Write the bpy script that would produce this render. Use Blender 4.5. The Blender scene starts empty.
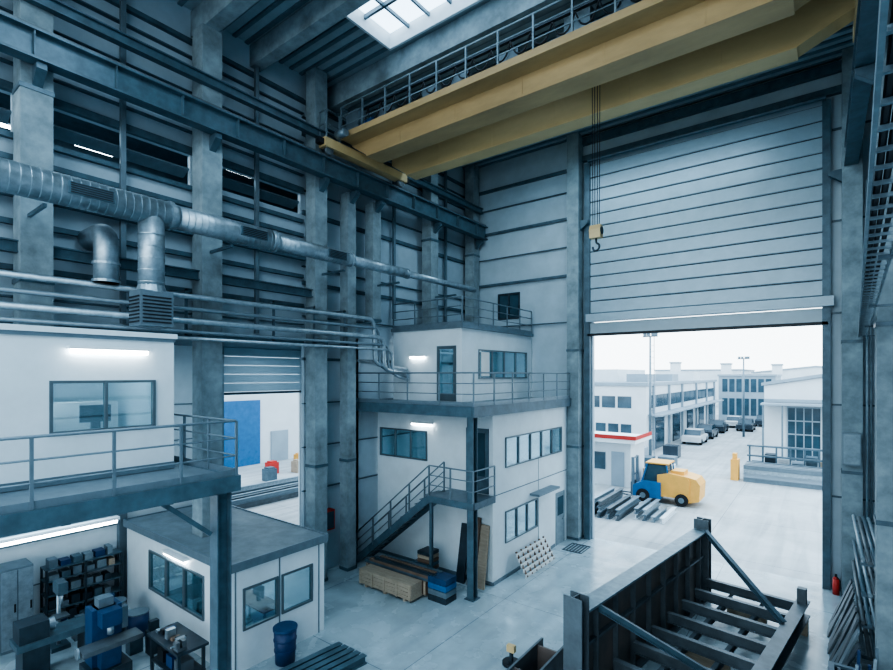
import bpy, math, random
from mathutils import Vector, Matrix
random.seed(4)
S=bpy.context.scene; COL=S.collection
FP=495.0; AN=math.radians(37.2); HY=375.0; CH=7.0
sA,cA=math.sin(AN),math.cos(AN)
Zv=Vector((0,0,1))
# ---------------------------------------------------------------- materials
def mat(name,c,rough=.6,metal=0.0,var=.12,scale=2.0,bump=0.0,stretch=(1,1,1),em=0,c2=None):
    m=bpy.data.materials.new(name); m.use_nodes=True
    n=m.node_tree.nodes; l=m.node_tree.links; b=n['Principled BSDF']
    tc=n.new('ShaderNodeTexCoord'); mp=n.new('ShaderNodeMapping'); mp.inputs['Scale'].default_value=stretch
    l.new(tc.outputs['Object'],mp.inputs['Vector'])
    no=n.new('ShaderNodeTexNoise'); no.inputs['Scale'].default_value=scale; no.inputs['Detail'].default_value=6; no.inputs['Roughness'].default_value=.65
    l.new(mp.outputs['Vector'],no.inputs['Vector'])
    r=n.new('ShaderNodeValToRGB'); r.color_ramp.elements[0].position=.3; r.color_ramp.elements[1].position=.7
    r.color_ramp.elements[0].color=(*[x*(1-var) for x in c],1); r.color_ramp.elements[1].color=(*(c2 or [min(1,x*(1+var)) for x in c]),1)
    l.new(no.outputs['Fac'],r.inputs['Fac']); l.new(r.outputs['Color'],b.inputs['Base Color'])
    b.inputs['Roughness'].default_value=rough; b.inputs['Metallic'].default_value=metal
    if bump:
        bp=n.new('ShaderNodeBump'); bp.inputs['Strength'].default_value=bump; bp.inputs['Distance'].default_value=.02
        l.new(no.outputs['Fac'],bp.inputs['Height']); l.new(bp.outputs['Normal'],b.inputs['Normal'])
    if em:
        b.inputs['Emission Color'].default_value=(*c,1); b.inputs['Emission Strength'].default_value=em
    return m
M={}
M['panel']=mat('wall_panel',(.36,.455,.515),.5,.0,.12,.8)
M['white']=mat('office_panel',(.62,.70,.74),.5,0,.07,1.2)
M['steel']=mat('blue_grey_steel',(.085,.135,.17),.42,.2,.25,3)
M['dsteel']=mat('dark_steel',(.038,.06,.078),.45,.3,.25,3)
M['frame']=mat('window_frame_grey',(.12,.165,.19),.4,.3,.1,3)
M['galv']=mat('galvanised',(.33,.41,.46),.42,.7,.2,6)
M['lgalv']=mat('dull_galvanised',(.22,.29,.33),.5,.5,.2,5)
M['rail']=mat('rail_grey',(.17,.23,.27),.45,.4,.12,4)
M['conc']=mat('column_concrete',(.22,.285,.315),.85,0,.35,1.6,.4)
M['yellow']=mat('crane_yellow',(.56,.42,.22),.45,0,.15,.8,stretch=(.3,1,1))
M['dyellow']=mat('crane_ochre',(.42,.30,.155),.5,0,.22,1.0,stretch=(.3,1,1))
M['black']=mat('black_paint',(.012,.018,.024),.5,0,.2,4)
M['rubber']=mat('rubber',(.015,.017,.02),.8,0,.2,6)
M['rust']=mat('mill_steel',(.12,.15,.17),.5,.35,.25,2.5,.15)
M['brown']=mat('rusty_brown_web',(.13,.135,.14),.55,.25,.25,.9,.15,c2=(.21,.17,.15))
M['wood']=mat('timber',(.36,.30,.23),.7,0,.2,3,stretch=(1,6,6))
M['dwood']=mat('brown_board',(.17,.12,.09),.65,0,.2,3)
M['red']=mat('red_paint',(.50,.04,.03),.45,0,.08,3)
M['blue']=mat('blue_paint',(.02,.13,.30),.45,0,.15,3)
M['mblue']=mat('machine_navy',(.02,.065,.15),.4,.1,.2,3)
M['dblue']=mat('navy_plastic',(.015,.045,.12),.5,0,.15,3)
M['orange']=mat('orange_paint',(.72,.38,.09),.45,0,.1,2)
M['doorp']=mat('sectional_door',(.30,.395,.455),.35,.15,.07,2)
M['doorl']=mat('door_bottom',(.36,.455,.51),.4,.1,.05,2)
M['ceil']=mat('ceiling_panel',(.32,.41,.46),.6,0,.1,2)
M['ext']=mat('exterior_white',(.58,.63,.66),.7,0,.08,.4)
M['extg']=mat('exterior_grey',(.27,.34,.39),.6,0,.1,.5)
M['roofg']=mat('cabin_roof',(.16,.21,.24),.6,0,.25,2)
M['tube']=mat('lit_tube',(.92,.97,1),.4,0,0,1,em=15)
M['lamp']=mat('lit_lamp',(.85,.95,1),.4,0,0,1,em=9)
M['white2']=mat('white_paint',(.7,.76,.79),.4,0,.05,2)
M['paper']=mat('paper',(.66,.68,.68),.7,0,.05,2)
M['carw']=mat('car_white',(.65,.68,.7),.25,.1,.03,2)
M['card']=mat('car_dark',(.05,.07,.09),.25,.3,.05,2)
def glassmat(name,col,tr):
    m=bpy.data.materials.new(name); m.use_nodes=True; n=m.node_tree.nodes; l=m.node_tree.links; n.clear()
    o=n.new('ShaderNodeOutputMaterial'); mx=n.new('ShaderNodeMixShader'); t=n.new('ShaderNodeBsdfTransparent'); g=n.new('ShaderNodeBsdfGlossy')
    t.inputs['Color'].default_value=(*col,1); g.inputs['Roughness'].default_value=.05; g.inputs['Color'].default_value=(.8,.9,.95,1)
    mx.inputs['Fac'].default_value=tr; l.new(t.outputs[0],mx.inputs[1]); l.new(g.outputs[0],mx.inputs[2]); l.new(mx.outputs[0],o.inputs[0]); return m
M['glass']=glassmat('window_glass',(.72,.85,.90),.3)
M['sky']=glassmat('rooflight_glass',(.95,.98,1),.03)
M['dglass']=mat('dark_glazing',(.05,.09,.12),.1,0,.3,.7)
def floormat(name,c,size,rmin,rmax,var,sc=.55,streak=.3):
    m=bpy.data.materials.new(name); m.use_nodes=True; n=m.node_tree.nodes; l=m.node_tree.links; b=n['Principled BSDF']
    tc=n.new('ShaderNodeTexCoord')
    n1=n.new('ShaderNodeTexNoise'); n1.inputs['Scale'].default_value=sc; n1.inputs['Detail'].default_value=10; n1.inputs['Roughness'].default_value=.66; n1.inputs['Distortion'].default_value=.4
    l.new(tc.outputs['Object'],n1.inputs['Vector'])
    r=n.new('ShaderNodeValToRGB'); e=r.color_ramp.elements; e[0].position=.32; e[1].position=.66
    e[0].color=(*[x*(1-var) for x in c],1); e[1].color=(*[min(1,x*(1+var)) for x in c],1)
    l.new(n1.outputs['Fac'],r.inputs['Fac'])
    mp=n.new('ShaderNodeMapping'); mp.inputs['Rotation'].default_value=(0,0,.35); mp.inputs['Scale'].default_value=(2.2,.12,1); l.new(tc.outputs['Object'],mp.inputs['Vector'])
    ns=n.new('ShaderNodeTexNoise'); ns.inputs['Scale'].default_value=1.0; ns.inputs['Detail'].default_value=6; ns.inputs['Distortion'].default_value=.6; l.new(mp.outputs['Vector'],ns.inputs['Vector'])
    r2=n.new('ShaderNodeValToRGB'); r2.color_ramp.elements[0].position=.34; r2.color_ramp.elements[0].color=(.62,.64,.66,1); r2.color_ramp.elements[1].position=.55; r2.color_ramp.elements[1].color=(1,1,1,1); l.new(ns.outputs['Fac'],r2.inputs['Fac'])
    m0=n.new('ShaderNodeMix'); m0.data_type='RGBA'; m0.blend_type='MULTIPLY'; m0.inputs[0].default_value=streak; l.new(r.outputs['Color'],m0.inputs[6]); l.new(r2.outputs['Color'],m0.inputs[7])
    br=n.new('ShaderNodeTexBrick'); br.offset=0; br.inputs['Scale'].default_value=1; br.inputs['Mortar Size'].default_value=.012; br.inputs['Brick Width'].default_value=size; br.inputs['Row Height'].default_value=size
    br.inputs['Color1'].default_value=(1,1,1,1); br.inputs['Color2'].default_value=(.92,.92,.92,1); br.inputs['Mortar'].default_value=(.4,.42,.45,1)
    l.new(tc.outputs['Object'],br.inputs['Vector'])
    mx=n.new('ShaderNodeMix'); mx.data_type='RGBA'; mx.blend_type='MULTIPLY'; mx.inputs[0].default_value=1
    l.new(m0.outputs[2],mx.inputs[6]); l.new(br.outputs['Color'],mx.inputs[7]); l.new(mx.outputs[2],b.inputs['Base Color'])
    n2=n.new('ShaderNodeTexNoise'); n2.inputs['Scale'].default_value=1.3; n2.inputs['Detail'].default_value=5; l.new(tc.outputs['Object'],n2.inputs['Vector'])
    mr=n.new('ShaderNodeMapRange'); mr.inputs['From Min'].default_value=.35; mr.inputs['From Max'].default_value=.65; mr.inputs['To Min'].default_value=rmin; mr.inputs['To Max'].default_value=rmax
    l.new(n2.outputs['Fac'],mr.inputs['Value']); l.new(mr.outputs['Result'],b.inputs['Roughness']); return m
M['floor']=floormat('polished_concrete',(.36,.45,.49),5.0,.12,.34,.2,.7,.35)
M['yard']=floormat('yard_concrete',(.42,.445,.455),6.0,.7,.9,.14,.3,.5)
# ---------------------------------------------------------------- mesh builder
class MB:
    def __init__(s): s.v=[]; s.f=[]
    def add(s,vs,fs):
        k=len(s.v); s.v+= [Vector(v) for v in vs]; s.f+=[[i+k for i in f] for f in fs]; return s
    def box(s,x0,x1,y0,y1,z0,z1):
        return s.add([(x0,y0,z0),(x1,y0,z0),(x1,y1,z0),(x0,y1,z0),(x0,y0,z1),(x1,y0,z1),(x1,y1,z1),(x0,y1,z1)],
            [(0,3,2,1),(4,5,6,7),(0,1,5,4),(1,2,6,5),(2,3,7,6),(3,0,4,7)])
    def bar(s,p,q,w,h,up=(0,0,1)):
        p=Vector(p);q=Vector(q);d=(q-p).normalized();up=Vector(up)
        if abs(d.dot(up))>.99: up=Vector((0,1,0))
        a=d.cross(up).normalized(); b=a.cross(d)
        vs=[]
        for c in (p,q):
            for i,j in ((-1,-1),(1,-1),(1,1),(-1,1)): vs.append(c+a*i*w/2+b*j*h/2)
        return s.add(vs,[(3,2,1,0),(4,5,6,7),(0,1,5,4),(1,2,6,5),(2,3,7,6),(3,0,4,7)])
    def tube(s,p,q,r,n=12,r2=None):
        p=Vector(p);q=Vector(q);r2=r if r2 is None else r2
        d=(q-p).normalized();up=Vector((0,0,1)) if abs(d.z)<.9 else Vector((1,0,0))
        a=d.cross(up).normalized();b=a.cross(d);vs=[]
        for c,rr in ((p,r),(q,r2)):
            for i in range(n):
                t=2*math.pi*i/n; vs.append(c+(a*math.cos(t)+b*math.sin(t))*rr)
        fs=[(i,(i+1)%n,n+(i+1)%n,n+i) for i in range(n)]+[tuple(range(n))[::-1],tuple(range(n,2*n))]
        return s.add(vs,fs)
    def path(s,pts,r,n=8,cr=None):
        pts=[Vector(p) for p in pts]; cr=r*2.5 if cr is None else cr
        P=[pts[0]]
        for i in range(1,len(pts)-1):
            a,b,c=pts[i-1],pts[i],pts[i+1]; d1=(a-b);d2=(c-b);k=min(cr,d1.length*.45,d2.length*.45)
            s0=b+d1.normalized()*k; s1=b+d2.normalized()*k
            for t in (0,.25,.5,.75,1): P.append(s0*(1-t)**2+b*2*t*(1-t)+s1*t*t)
        P.append(pts[-1])
        d=(P[1]-P[0]).normalized(); ref=Vector((0,0,1)) if abs(d.z)<.9 else Vector((1,0,0)); a=d.cross(ref).normalized(); vs=[]
        for i,p in enumerate(P):
            t=(P[min(i+1,len(P)-1)]-P[max(i-1,0)]).normalized()
            a=(a-t*a.dot(t)).normalized(); b=a.cross(t)
            for j in range(n):
                g=2*math.pi*j/n; vs.append(p+(a*math.cos(g)+b*math.sin(g))*r)
        fs=[]
        for i in range(len(P)-1):
            for j in range(n): fs.append((i*n+j,i*n+(j+1)%n,(i+1)*n+(j+1)%n,(i+1)*n+j))
        fs+=[tuple(range(n))[::-1],tuple(range((len(P)-1)*n,len(P)*n))]
        return s.add(vs,fs)
    def ibeam(s,p,q,w,h,t=.03,up=(0,0,1)):
        p=Vector(p);q=Vector(q);d=(q-p).normalized();u=Vector(up)
        if abs(d.dot(u))>.99: u=Vector((0,1,0))
        a=d.cross(u).normalized();b=a.cross(d)
        s.bar(p+b*(h-t)/2,q+b*(h-t)/2,w,t,b); s.bar(p-b*(h-t)/2,q-b*(h-t)/2,w,t,b); s.bar(p,q,t,h-2*t,b); return s
    def prismY(s,poly,y0,y1):
        n=len(poly); vs=[(x,y0,z) for x,z in poly]+[(x,y1,z) for x,z in poly]
        return s.add(vs,[tuple(range(n)),tuple(range(n,2*n))[::-1]]+[(i,n+i,n+(i+1)%n,(i+1)%n) for i in range(n)])
    def prismX(s,poly,x0,x1):
        n=len(poly); vs=[(x0,y,z) for y,z in poly]+[(x1,y,z) for y,z in poly]
        return s.add(vs,[tuple(range(n))[::-1],tuple(range(n,2*n))]+[(i,(i+1)%n,n+(i+1)%n,n+i) for i in range(n)])
    def grid(s,ax,p0,p1,a0,a1,z0,z1,holes=()):
        A=sorted({a0,a1,*[min(max(v,a0),a1) for h in holes for v in h[:2]]}); Z=sorted({z0,z1,*[min(max(v,z0),z1) for h in holes for v in h[2:]]})
        for i in range(len(A)-1):
            for j in range(len(Z)-1):
                ca=(A[i]+A[i+1])/2; cz=(Z[j]+Z[j+1])/2
                if any(h[0]<ca<h[1] and h[2]<cz<h[3] for h in holes): continue
                if ax=='x': s.box(p0,p1,A[i],A[i+1],Z[j],Z[j+1])
                elif ax=='y': s.box(A[i],A[i+1],p0,p1,Z[j],Z[j+1])
                else: s.box(A[i],A[i+1],Z[j],Z[j+1],p0,p1)
        return s
    def build(s,name,m,parent=None,smooth=False):
        me=bpy.data.meshes.new(name)
        if parent is None:
            xs=[v.x for v in s.v];ys=[v.y for v in s.v];zs=[v.z for v in s.v]
            off=Vector(((min(xs)+max(xs))/2,(min(ys)+max(ys))/2,min(zs)))
        else:
            off=Vector((0,0,0)); q=parent
            while q: off+=q.location; q=q.parent
        me.from_pydata([v-off for v in s.v],[],s.f); me.update()
        me.materials.append(M[m] if isinstance(m,str) else m)
        if smooth:
            for p in me.polygons: p.use_smooth= len(p.vertices)==4
        o=bpy.data.objects.new(name,me); COL.objects.link(o)
        if parent is None: o.location=off
        else: o.parent=parent
        return o
def tag(o,label=None,cat=None,group=None,kind=None):
    if label:o['label']=label
    if cat:o['category']=cat
    if group:o['group']=group
    if kind:o['kind']=kind
    return o
def thing(name,label,cat,loc,group=None,kind=None):
    o=bpy.data.objects.new(name,None); COL.objects.link(o); o.location=loc; o.empty_display_size=.2
    return tag(o,label,cat,group,kind)
def stru(name,mb,m,parent=None,label=None):
    o=mb.build(name,m,parent)
    if parent is None: o['kind']='structure'
    if label:o['label']=label
    return o
def sthing(name,loc,label=None):
    return thing(name,label,None,loc,None,'structure')
# ---------------------------------------------------------------- SETTING
XW=-14.2; XR=1.5; YB=20.6; ZC=17.3; XA=-17.3
stru('floor',MB().box(XA-.2,XR+.2,-4,YB+.25,-.1,0),'floor',label='pale polished concrete hall floor with joints and stains')
stru('yard_ground',MB().box(-140,120,-60,260,-.3,-.11),'yard',label='pale concrete yard outside the hall')
SK=(-10.8,-4.6,9.1,11.3)
c=stru('ceiling',MB().grid('z',ZC,ZC+.15,XW,XR,-4,YB+.2,[SK]),'ceil',label='light grey roof deck of the hall')
m2=MB()
for i in range(62):
    y=-4+i*.4
    if 8.9<y<11.4: m2.box(XW,-10.85,y,y+.12,ZC-.05,ZC).box(-4.5,XR,y,y+.12,ZC-.05,ZC)
    else: m2.box(XW,XR,y,y+.12,ZC-.05,ZC)
m2.build('roof_rib','rail',c)
w=sthing('window_1',(-7,10.2,ZC),'bright rooflight with white bars above the yellow crane')
MB().grid('z',ZC-.08,ZC+.4,-10.86,-4.54,9.04,11.36,[(-10.78,-4.62,9.12,11.28)]).build('upstand','white2',w)
for i in range(1,8): MB().box(-10.8+i*.8-.03,-10.8+i*.8+.03,9.1,11.3,ZC+.24,ZC+.34).build('glazing_bar','rail',w)
MB().box(-10.8,-4.6,10.16,10.24,ZC+.22,ZC+.34).build('cross_bar','rail',w)
MB().box(-10.8,-4.6,9.1,11.3,ZC+.34,ZC+.37).build('pane','sky',w)
for i,(y,h,wd) in enumerate([(3.14,.75,.4),(6.96,.75,.4),(8.75,.7,.36),(11.72,.8,.4),(14.2,.75,.4),(17.2,.75,.4)]):
    o=MB().box(XW,XR,y-wd/2,y+wd/2,ZC-h,ZC-.05).build('roof_beam','conc')
    tag(o,['concrete roof beam at the very near end of the hall roof','thick concrete roof beam over the first tall wall column','slim concrete roof beam before the rooflight','deep concrete roof beam behind the rooflight','thick concrete roof beam above the far crane girder','last concrete roof beam before the door wall'][i],'roof beam','concrete roof beams')
# left wall
wl=sthing('wall_left',(XW,8,0),'left hall wall of blue-grey horizontal panels with dark rails')
m=MB()
OP=[(-4,2.9,12.3,13.2),(3.4,6.75,12.3,13.2),(7.2,10.45,12.5,13.2),(-4,2.9,11.1,11.7),(3.4,6.75,11.1,11.7)]
m.grid('x',XW-.15,XW,-4,10.6,8.0,ZC,OP)
m.box(XW-.15,XW,10.6,YB,0,ZC); m.build('panel','panel',wl)
for z,h in [(8.05,.18),(8.7,.04),(9.3,.12),(9.8,.04),(10.3,.12),(10.95,.16),(11.7,.12),(12.18,.12),(13.2,.18),(13.8,.04),(14.3,.12),(14.9,.04),(15.4,.12),(15.9,.04),(16.3,.12)]: MB().box(XW,XW+.13,-4,10.5,z,z+h).build('girt','steel',wl)
for z,h in [(3.0,.04),(4.5,.04),(6,.04),(7.5,.1),(9.0,.04),(10.1,.12),(10.7,.04),(11.3,.04),(12.5,.14),(13.3,.04),(14.0,.04),(14.6,.04),(15.2,.14),(15.8,.04),(16.3,.12)]: MB().box(XW,XW+.1,10.5,YB,z,z+h).build('girt','steel',wl)
for a,b,zs in [(-4,2.9,(12.75,)),(3.4,6.75,(12.75,)),(7.2,10.45,(12.85,))]:
    for z in zs: MB().bar((XW-.25,a,z),(XW-.25,b,z),.4,.05,(-.4,0,1)).build('louvre_blade','rail',wl)
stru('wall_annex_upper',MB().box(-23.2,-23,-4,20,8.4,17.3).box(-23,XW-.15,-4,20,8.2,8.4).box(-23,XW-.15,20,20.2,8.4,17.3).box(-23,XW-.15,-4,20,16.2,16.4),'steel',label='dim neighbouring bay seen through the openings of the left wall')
wa=sthing('wall_annex',(XA,4,0),'outer wall of the low side bay with a vehicle door')
MB().grid('x',XA-.15,XA,-4,13.0,0,8.4,[(9.35,12.75,0,8.2)]).build('panel','white',wa)
for z in (1.2,2.4,3.6,4.8,6.0): MB().box(XA,XA+.03,-4,9.3,z,z+.03).build('girt','rail',wa)
for y in (2.6,6.0,9.1): MB().box(XA,XA+.2,y,y+.22,0,8.3).build('upright','rail',wa)
stru('wall_annex_end',MB().box(XA,XW,12.95,13.1,0,8.4),'panel',label='end wall of the low side bay')
stru('ceiling_annex',MB().box(XA,XW-.16,-4,13.1,8.0,8.15),'steel',label='dark soffit of the low side bay')
d=sthing('door_2',(XA,11,0),'half-raised sectional side door in the low bay')
for k in range(5): MB().box(XA-.03,XA+.05,9.38,12.72,6.38+k*.33,6.69+k*.33).build('door_panel','doorl',d)
MB().grid('x',XA-.05,XA+.1,9.2,12.9,0,8.2,[(9.38,12.72,0,8.2)]).build('door_frame','rail',d)
MB().box(XA-.05,XA+.1,9.38,12.72,6.27,6.36).build('bottom_seal','dsteel',d)
# back wall
wb=sthing('wall_back',(-6,YB,0),'door wall of blue-grey horizontal panels')
MB().grid('y',YB,YB+.2,XW-.15,XR+.15,0,ZC,[(-7.8,0,0,15.9),(-12.5,-11.3,9.65,10.9)]).build('panel','panel',wb)
for z,h in [(9.3,.04),(11.3,.12),(12.6,.04),(13.8,.12),(15.0,.04),(15.9,.14)]: MB().box(XW,-8.6,YB-.1,YB,z,z+h).build('girt','steel',wb)
for z,h in ((16.15,.22),(16.85,.3)): MB().box(-8.6,XR,YB-.2,YB,z,z+h).build('girt','steel',wb)
for z in (3,6,9,12,15): MB().box(.25,XR,YB-.06,YB,z,z+.06).build('girt','steel',wb)
w=sthing('window_2',(-11.9,YB,9.65),'small dark window high on the door wall above the far office')
MB().grid('y',YB-.03,YB+.05,-12.5,-11.3,9.65,10.9,[(-12.42,-11.94,9.73,10.82),(-11.86,-11.38,9.73,10.82)]).build('window_frame','dsteel',w)
MB().box(-12.45,-11.35,YB+.02,YB+.03,9.7,10.85).build('pane','dglass',w)
# big sectional door
d=sthing('door_1',(-3.9,YB,0),'huge half-raised grey sectional door over the yard opening')
zt=15.9; zb=8.75; N=12
hs=(zt-9.6)/N
for k in range(N):
    z0=9.6+k*hs
    MB().prismX([(YB-.04,z0+.014),(YB-.11,z0+.014),(YB-.14,z0+.04),(YB-.14,z0+hs-.04),(YB-.11,z0+hs-.014),(YB-.04,z0+hs-.014)],-7.85,.05).build('door_panel','doorp',d)
MB().box(-7.85,.05,YB-.1,YB-.09,9.6,zt).build('panel_gap','black',d)
MB().box(-7.9,.1,YB-.16,YB-.02,zb,9.2).build('bottom_panel','doorl',d)
MB().box(-7.95,.3,YB-.42,YB-.02,9.24,9.56).build('bottom_rail','doorp',d)
MB().box(-7.95,.15,YB-.22,YB-.01,zb-.1,zb).build('bottom_seal','black',d)
for x0,x1 in ((-8.1,-7.85),(.0,.22)):
    MB().box(x0,x1,YB-.22,YB,0,16).build('side_track','steel',d)
MB().tube((-7.9,YB-.3,16.05),(.1,YB-.3,16.05),.07).build('spring_shaft','steel',d)
# right wall
wr=sthing('wall_right',(XR,10,0),'right hall wall close to the camera')
MB().box(XR,XR+.15,-4,YB,0,ZC).build('panel','panel',wr)
for z in (2,4,6,8,10,12,14,16): MB().box(XR-.1,XR,-4,YB,z,z+.12).build('girt','steel',wr)
# ---------------------------------------------------------------- columns
def column(x,y,z0,z1,label,s=.5,m='conc',group='concrete hall columns'):
    t=thing('hall_column',label,'column',(x,y,z0),group)
    h=s/2; MB().box(x-h,x+h,y-h,y+h,z0,z1).build('shaft',m,t)
    if z1>13:
        a=MB(); sg=1 if x<-5 else -1
        pts=[(x+sg*h,13.15),(x+sg*(h+.34),13.42),(x+sg*(h+.34),13.55),(x+sg*h,13.55)]
        a.prismY(pts if sg>0 else pts[::-1],y-.09,y+.09).build('bracket','steel',t)
    for z in (z0+.02,z0+3.9,z0+8): 
        if z<z1-1: MB().grid('z',z,z+.1,x-h-.02,x+h+.02,y-h-.02,y+h+.02,[(x-h,x+h,y-h,y+h)]).build('collar_plate','steel',t)
    return t
column(-13.65,3.14,5.06,ZC-.75,'concrete column at far left behind the upper office',.56)
column(-13.65,6.96,0,ZC-.75,'tall concrete column left of the side door opening',.56)
column(-13.65,10.7,0,ZC-.06,'tall concrete column right of the side door opening')
column(-13.65,12.1,0,13.5,'slim concrete column by the foot of the stairs',.4)
column(-13.65,13.35,9,13.5,'short concrete column above the far office',.42)
column(-13.65,16.8,8.9,ZC-.06,'concrete column rising behind the far office rooftop railing')
column(-13.75,20.2,8.9,ZC-.06,'concrete column in the far corner of the hall')
column(-8.45,20.25,0,ZC-.06,'concrete column left of the big door',.52)
column(.75,20.2,0,ZC-.06,'concrete column right of the big door',.5)
column(1.15,13.8,0,ZC-.06,'concrete column on the right wall nearest the camera',.5)
for x,lab in ((-13.12,'crane runway beam along the left wall'),(.72,'crane runway beam along the right wall')):
    t=thing('runway_beam',lab,'runway beam',(x,8,13.55),'crane runway beams')
    MB().ibeam((x,-4,13.88),(x,20.4,13.88),.34,.64,.05).build('girder','steel',t)
    MB().box(x-.05,x+.05,-4,20.4,14.2,14.3).build('rail','rust',t)
    for k in range(16): MB().box(x-.15,x+.15,-3+k*1.5,-2.98+k*1.5,13.6,14.15).build('stiffener','steel',t)
for z,x,lab in ((15.0,-13.3,'upper steel tie beam running along the left wall'),(11.0,-13.95,'steel tie beam under the louvred openings'),(9.72,-13.6,'lower steel tie beam behind the air duct')):
    tag(MB().ibeam((x,-4,z),(x,10.5 if z<12 else 20.4,z),.2,.26,.03).build('tie_beam','steel'),lab,'steel beam','steel tie beams on the left wall')
for i,(y,z0) in enumerate([(5.0,8.3),(8.7,8.3),(14.9,9.3),(18.4,9.3)]):
    tag(MB().bar((-14.02,y,z0),(-14.02,y,16.9),.1,.12).build('wall_post','rail'),['slim steel wall post above the upper left office','slim steel wall post above the side door','slim steel wall post left behind the rooftop office','slim steel wall post right behind the rooftop office'][i],'wall post','slim wall posts')
# ---------------------------------------------------------------- CRANE
cr=thing('overhead_crane','yellow double-girder bridge crane spanning the hall below the roof','crane',(-6.2,13,14.3))
def girder(y0,y1,m,zt=15.5):
    g=MB().prismY([(-13.05,zt),(-13.05,14.95),(-12.3,14.45),(-.45,14.45),(.7,14.95),(.7,zt)],y0,y1).build('girder',m,cr)
    MB().box(-13.05,.7,y0-.06,y1+.06,zt,zt+.04).build('top_flange',m,g)
    MB().box(-12.3,-.45,y0-.04,y1+.04,14.41,14.45).build('bottom_flange',m,g)
    MB().box(-13,.6,(y0+y1)/2-.04,(y0+y1)/2+.04,zt+.04,zt+.12).build('trolley_rail','rust',g)
    for k in range(1,6): MB().box(-13+k*2.2,-12.97+k*2.2,y0-.012,y0,14.5,zt-.02).build('weld_seam',m,g)
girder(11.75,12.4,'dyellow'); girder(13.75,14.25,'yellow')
for x in (-13.1,.72):
    e=MB().box(x-.17,x+.17,10.5,14.5,14.52,14.82).build('end_carriage','yellow',cr)
    for y in (10.75,14.25): MB().tube((x-.1,y,14.46),(x+.1,y,14.46),.15,16).build('wheel','rust',e,True)
    for y in (10.4,14.6): MB().box(x-.1,x+.1,y-.1,y+.1,14.58,14.76).build('buffer','black',e)
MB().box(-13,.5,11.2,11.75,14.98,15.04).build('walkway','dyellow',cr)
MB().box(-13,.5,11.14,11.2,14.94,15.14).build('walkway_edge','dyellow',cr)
def railparts(root,pts,h,sp,m,mids=(.5,),r=.022,toe=False):
    for i in range(len(pts)-1):
        p,q=Vector(pts[i]),Vector(pts[i+1]); L=(q-p).length; n=max(1,round(L/sp))
        for k in range(n+1):
            if k==0 and i>0: continue
            b=p.lerp(q,k/n); MB().bar(b,b+Vector((0,0,h)),r*2,r*2).build('post',m,root)
    MB().path([Vector(p)+Vector((0,0,h)) for p in pts],r*1.1,8,.05).build('top_rail',m,root,True)
    for f in mids: MB().path([Vector(p)+Vector((0,0,h*f)) for p in pts],r*.8,6,.05).build('mid_rail',m,root,True)
    if toe:
        for i in range(len(pts)-1): MB().bar(Vector(pts[i])+Vector((0,0,.06)),Vector(pts[i+1])+Vector((0,0,.06)),.01,.12).build('toe_board',m,root)
railparts(cr,[(-12.95,11.75,15.04),(-12.95,11.18,15.04),(.4,11.18,15.04)],1.0,1.0,'lgalv',(.35,.68),.025)
railparts(cr,[(-13.3,10.55,14.82),(-12.95,10.55,14.82),(-12.95,11.1,14.82)],.9,.5,'lgalv',(.5,),.022)
MB().box(-12.9,.3,11.5,11.6,15.9,15.98).build('festoon_rail','dsteel',cr)
a=MB()
for k in range(22):
    x=-12.6+k*.6; a.path([(x,11.5,15.85),(x+.15,11.5,15.5),(x+.3,11.5,15.42),(x+.45,11.5,15.5),(x+.6,11.5,15.85)],.022,6,.1)
a.build('festoon_cable','black',cr)
for x in (-11.3,-9.4,-8.3,-6.7,-3.5): MB().box(x-.3,x+.3,11.55,11.74,15.04,15.65).build('control_box','rail',cr)
MB().box(-12.9,-12.3,11.35,11.7,15.04,15.9).build('control_cabinet','rail',cr)
for x in (-12.2,-.9):
    MB().tube((x,11.5,15.3),(x+.5,11.5,15.3),.16,14).build('travel_motor','mblue',cr,True)
MB().tube((-12.85,10.9,14.95),(-12.4,10.9,14.95),.13,14).build('drive_motor','rail',cr,True)
for z in (15.15,15.25): MB().tube((-12,11.72,z),(.2,11.72,z),.025,6).build('conduit','lgalv',cr)
def railing(label,pts,h=1.05,sp=1.05,m='rail',mids=(.36,.68),group='guard railings',toe=True):
    t=thing('guard_railing',label,'railing',pts[0],group); railparts(t,pts,h,sp,m,mids,.022,toe); return t
# hoist
HX,HYY=-4.85,13.05
t=thing('hoist_trolley','hoist trolley on top of the crane with ropes and small yellow hook block','hoist',(HX,HYY,15.62))
MB().grid('z',15.62,15.82,HX-.9,HX+.9,12.05,14.1,[(HX-.7,HX+.7,12.4,13.85)]).build('frame','rail',t)
MB().tube((HX-.65,HYY,16.0),(HX+.65,HYY,16.0),.28,18).build('drum','dsteel',t,True)
MB().tube((HX+.7,HYY,16.0),(HX+1.2,HYY,16.0),.22,16).build('motor','mblue',t,True)
MB().box(HX-1.0,HX-.7,12.7,13.4,15.82,16.4).build('gearbox','rail',t); MB().box(HX-.5,HX+.2,12.1,12.4,15.82,16.35).build('electrical_box','lgalv',t)
for dx in (-.11,-.04,.04,.11): MB().tube((HX+dx,HYY,16),(HX+dx*.8,HYY,10.95),.01,6).build('wire_rope','black',t)
hb=MB().prismX([(HYY-.1,10.68),(HYY-.13,10.9),(HYY-.07,11.03),(HYY+.07,11.03),(HYY+.13,10.9),(HYY+.1,10.68)],HX-.15,HX+.15).build('hook_block','yellow',t)
MB().tube((HX-.17,HYY,10.87),(HX+.17,HYY,10.87),.1,16).build('sheave','dsteel',hb,True)
MB().path([(HX,HYY,10.68),(HX,HYY,10.56),(HX+.09,HYY,10.5),(HX+.09,HYY,10.4),(HX,HYY,10.34),(HX-.08,HYY,10.38),(HX-.09,HYY,10.46)],.028,8,.05).build('hook','dsteel',hb,True)
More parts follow.
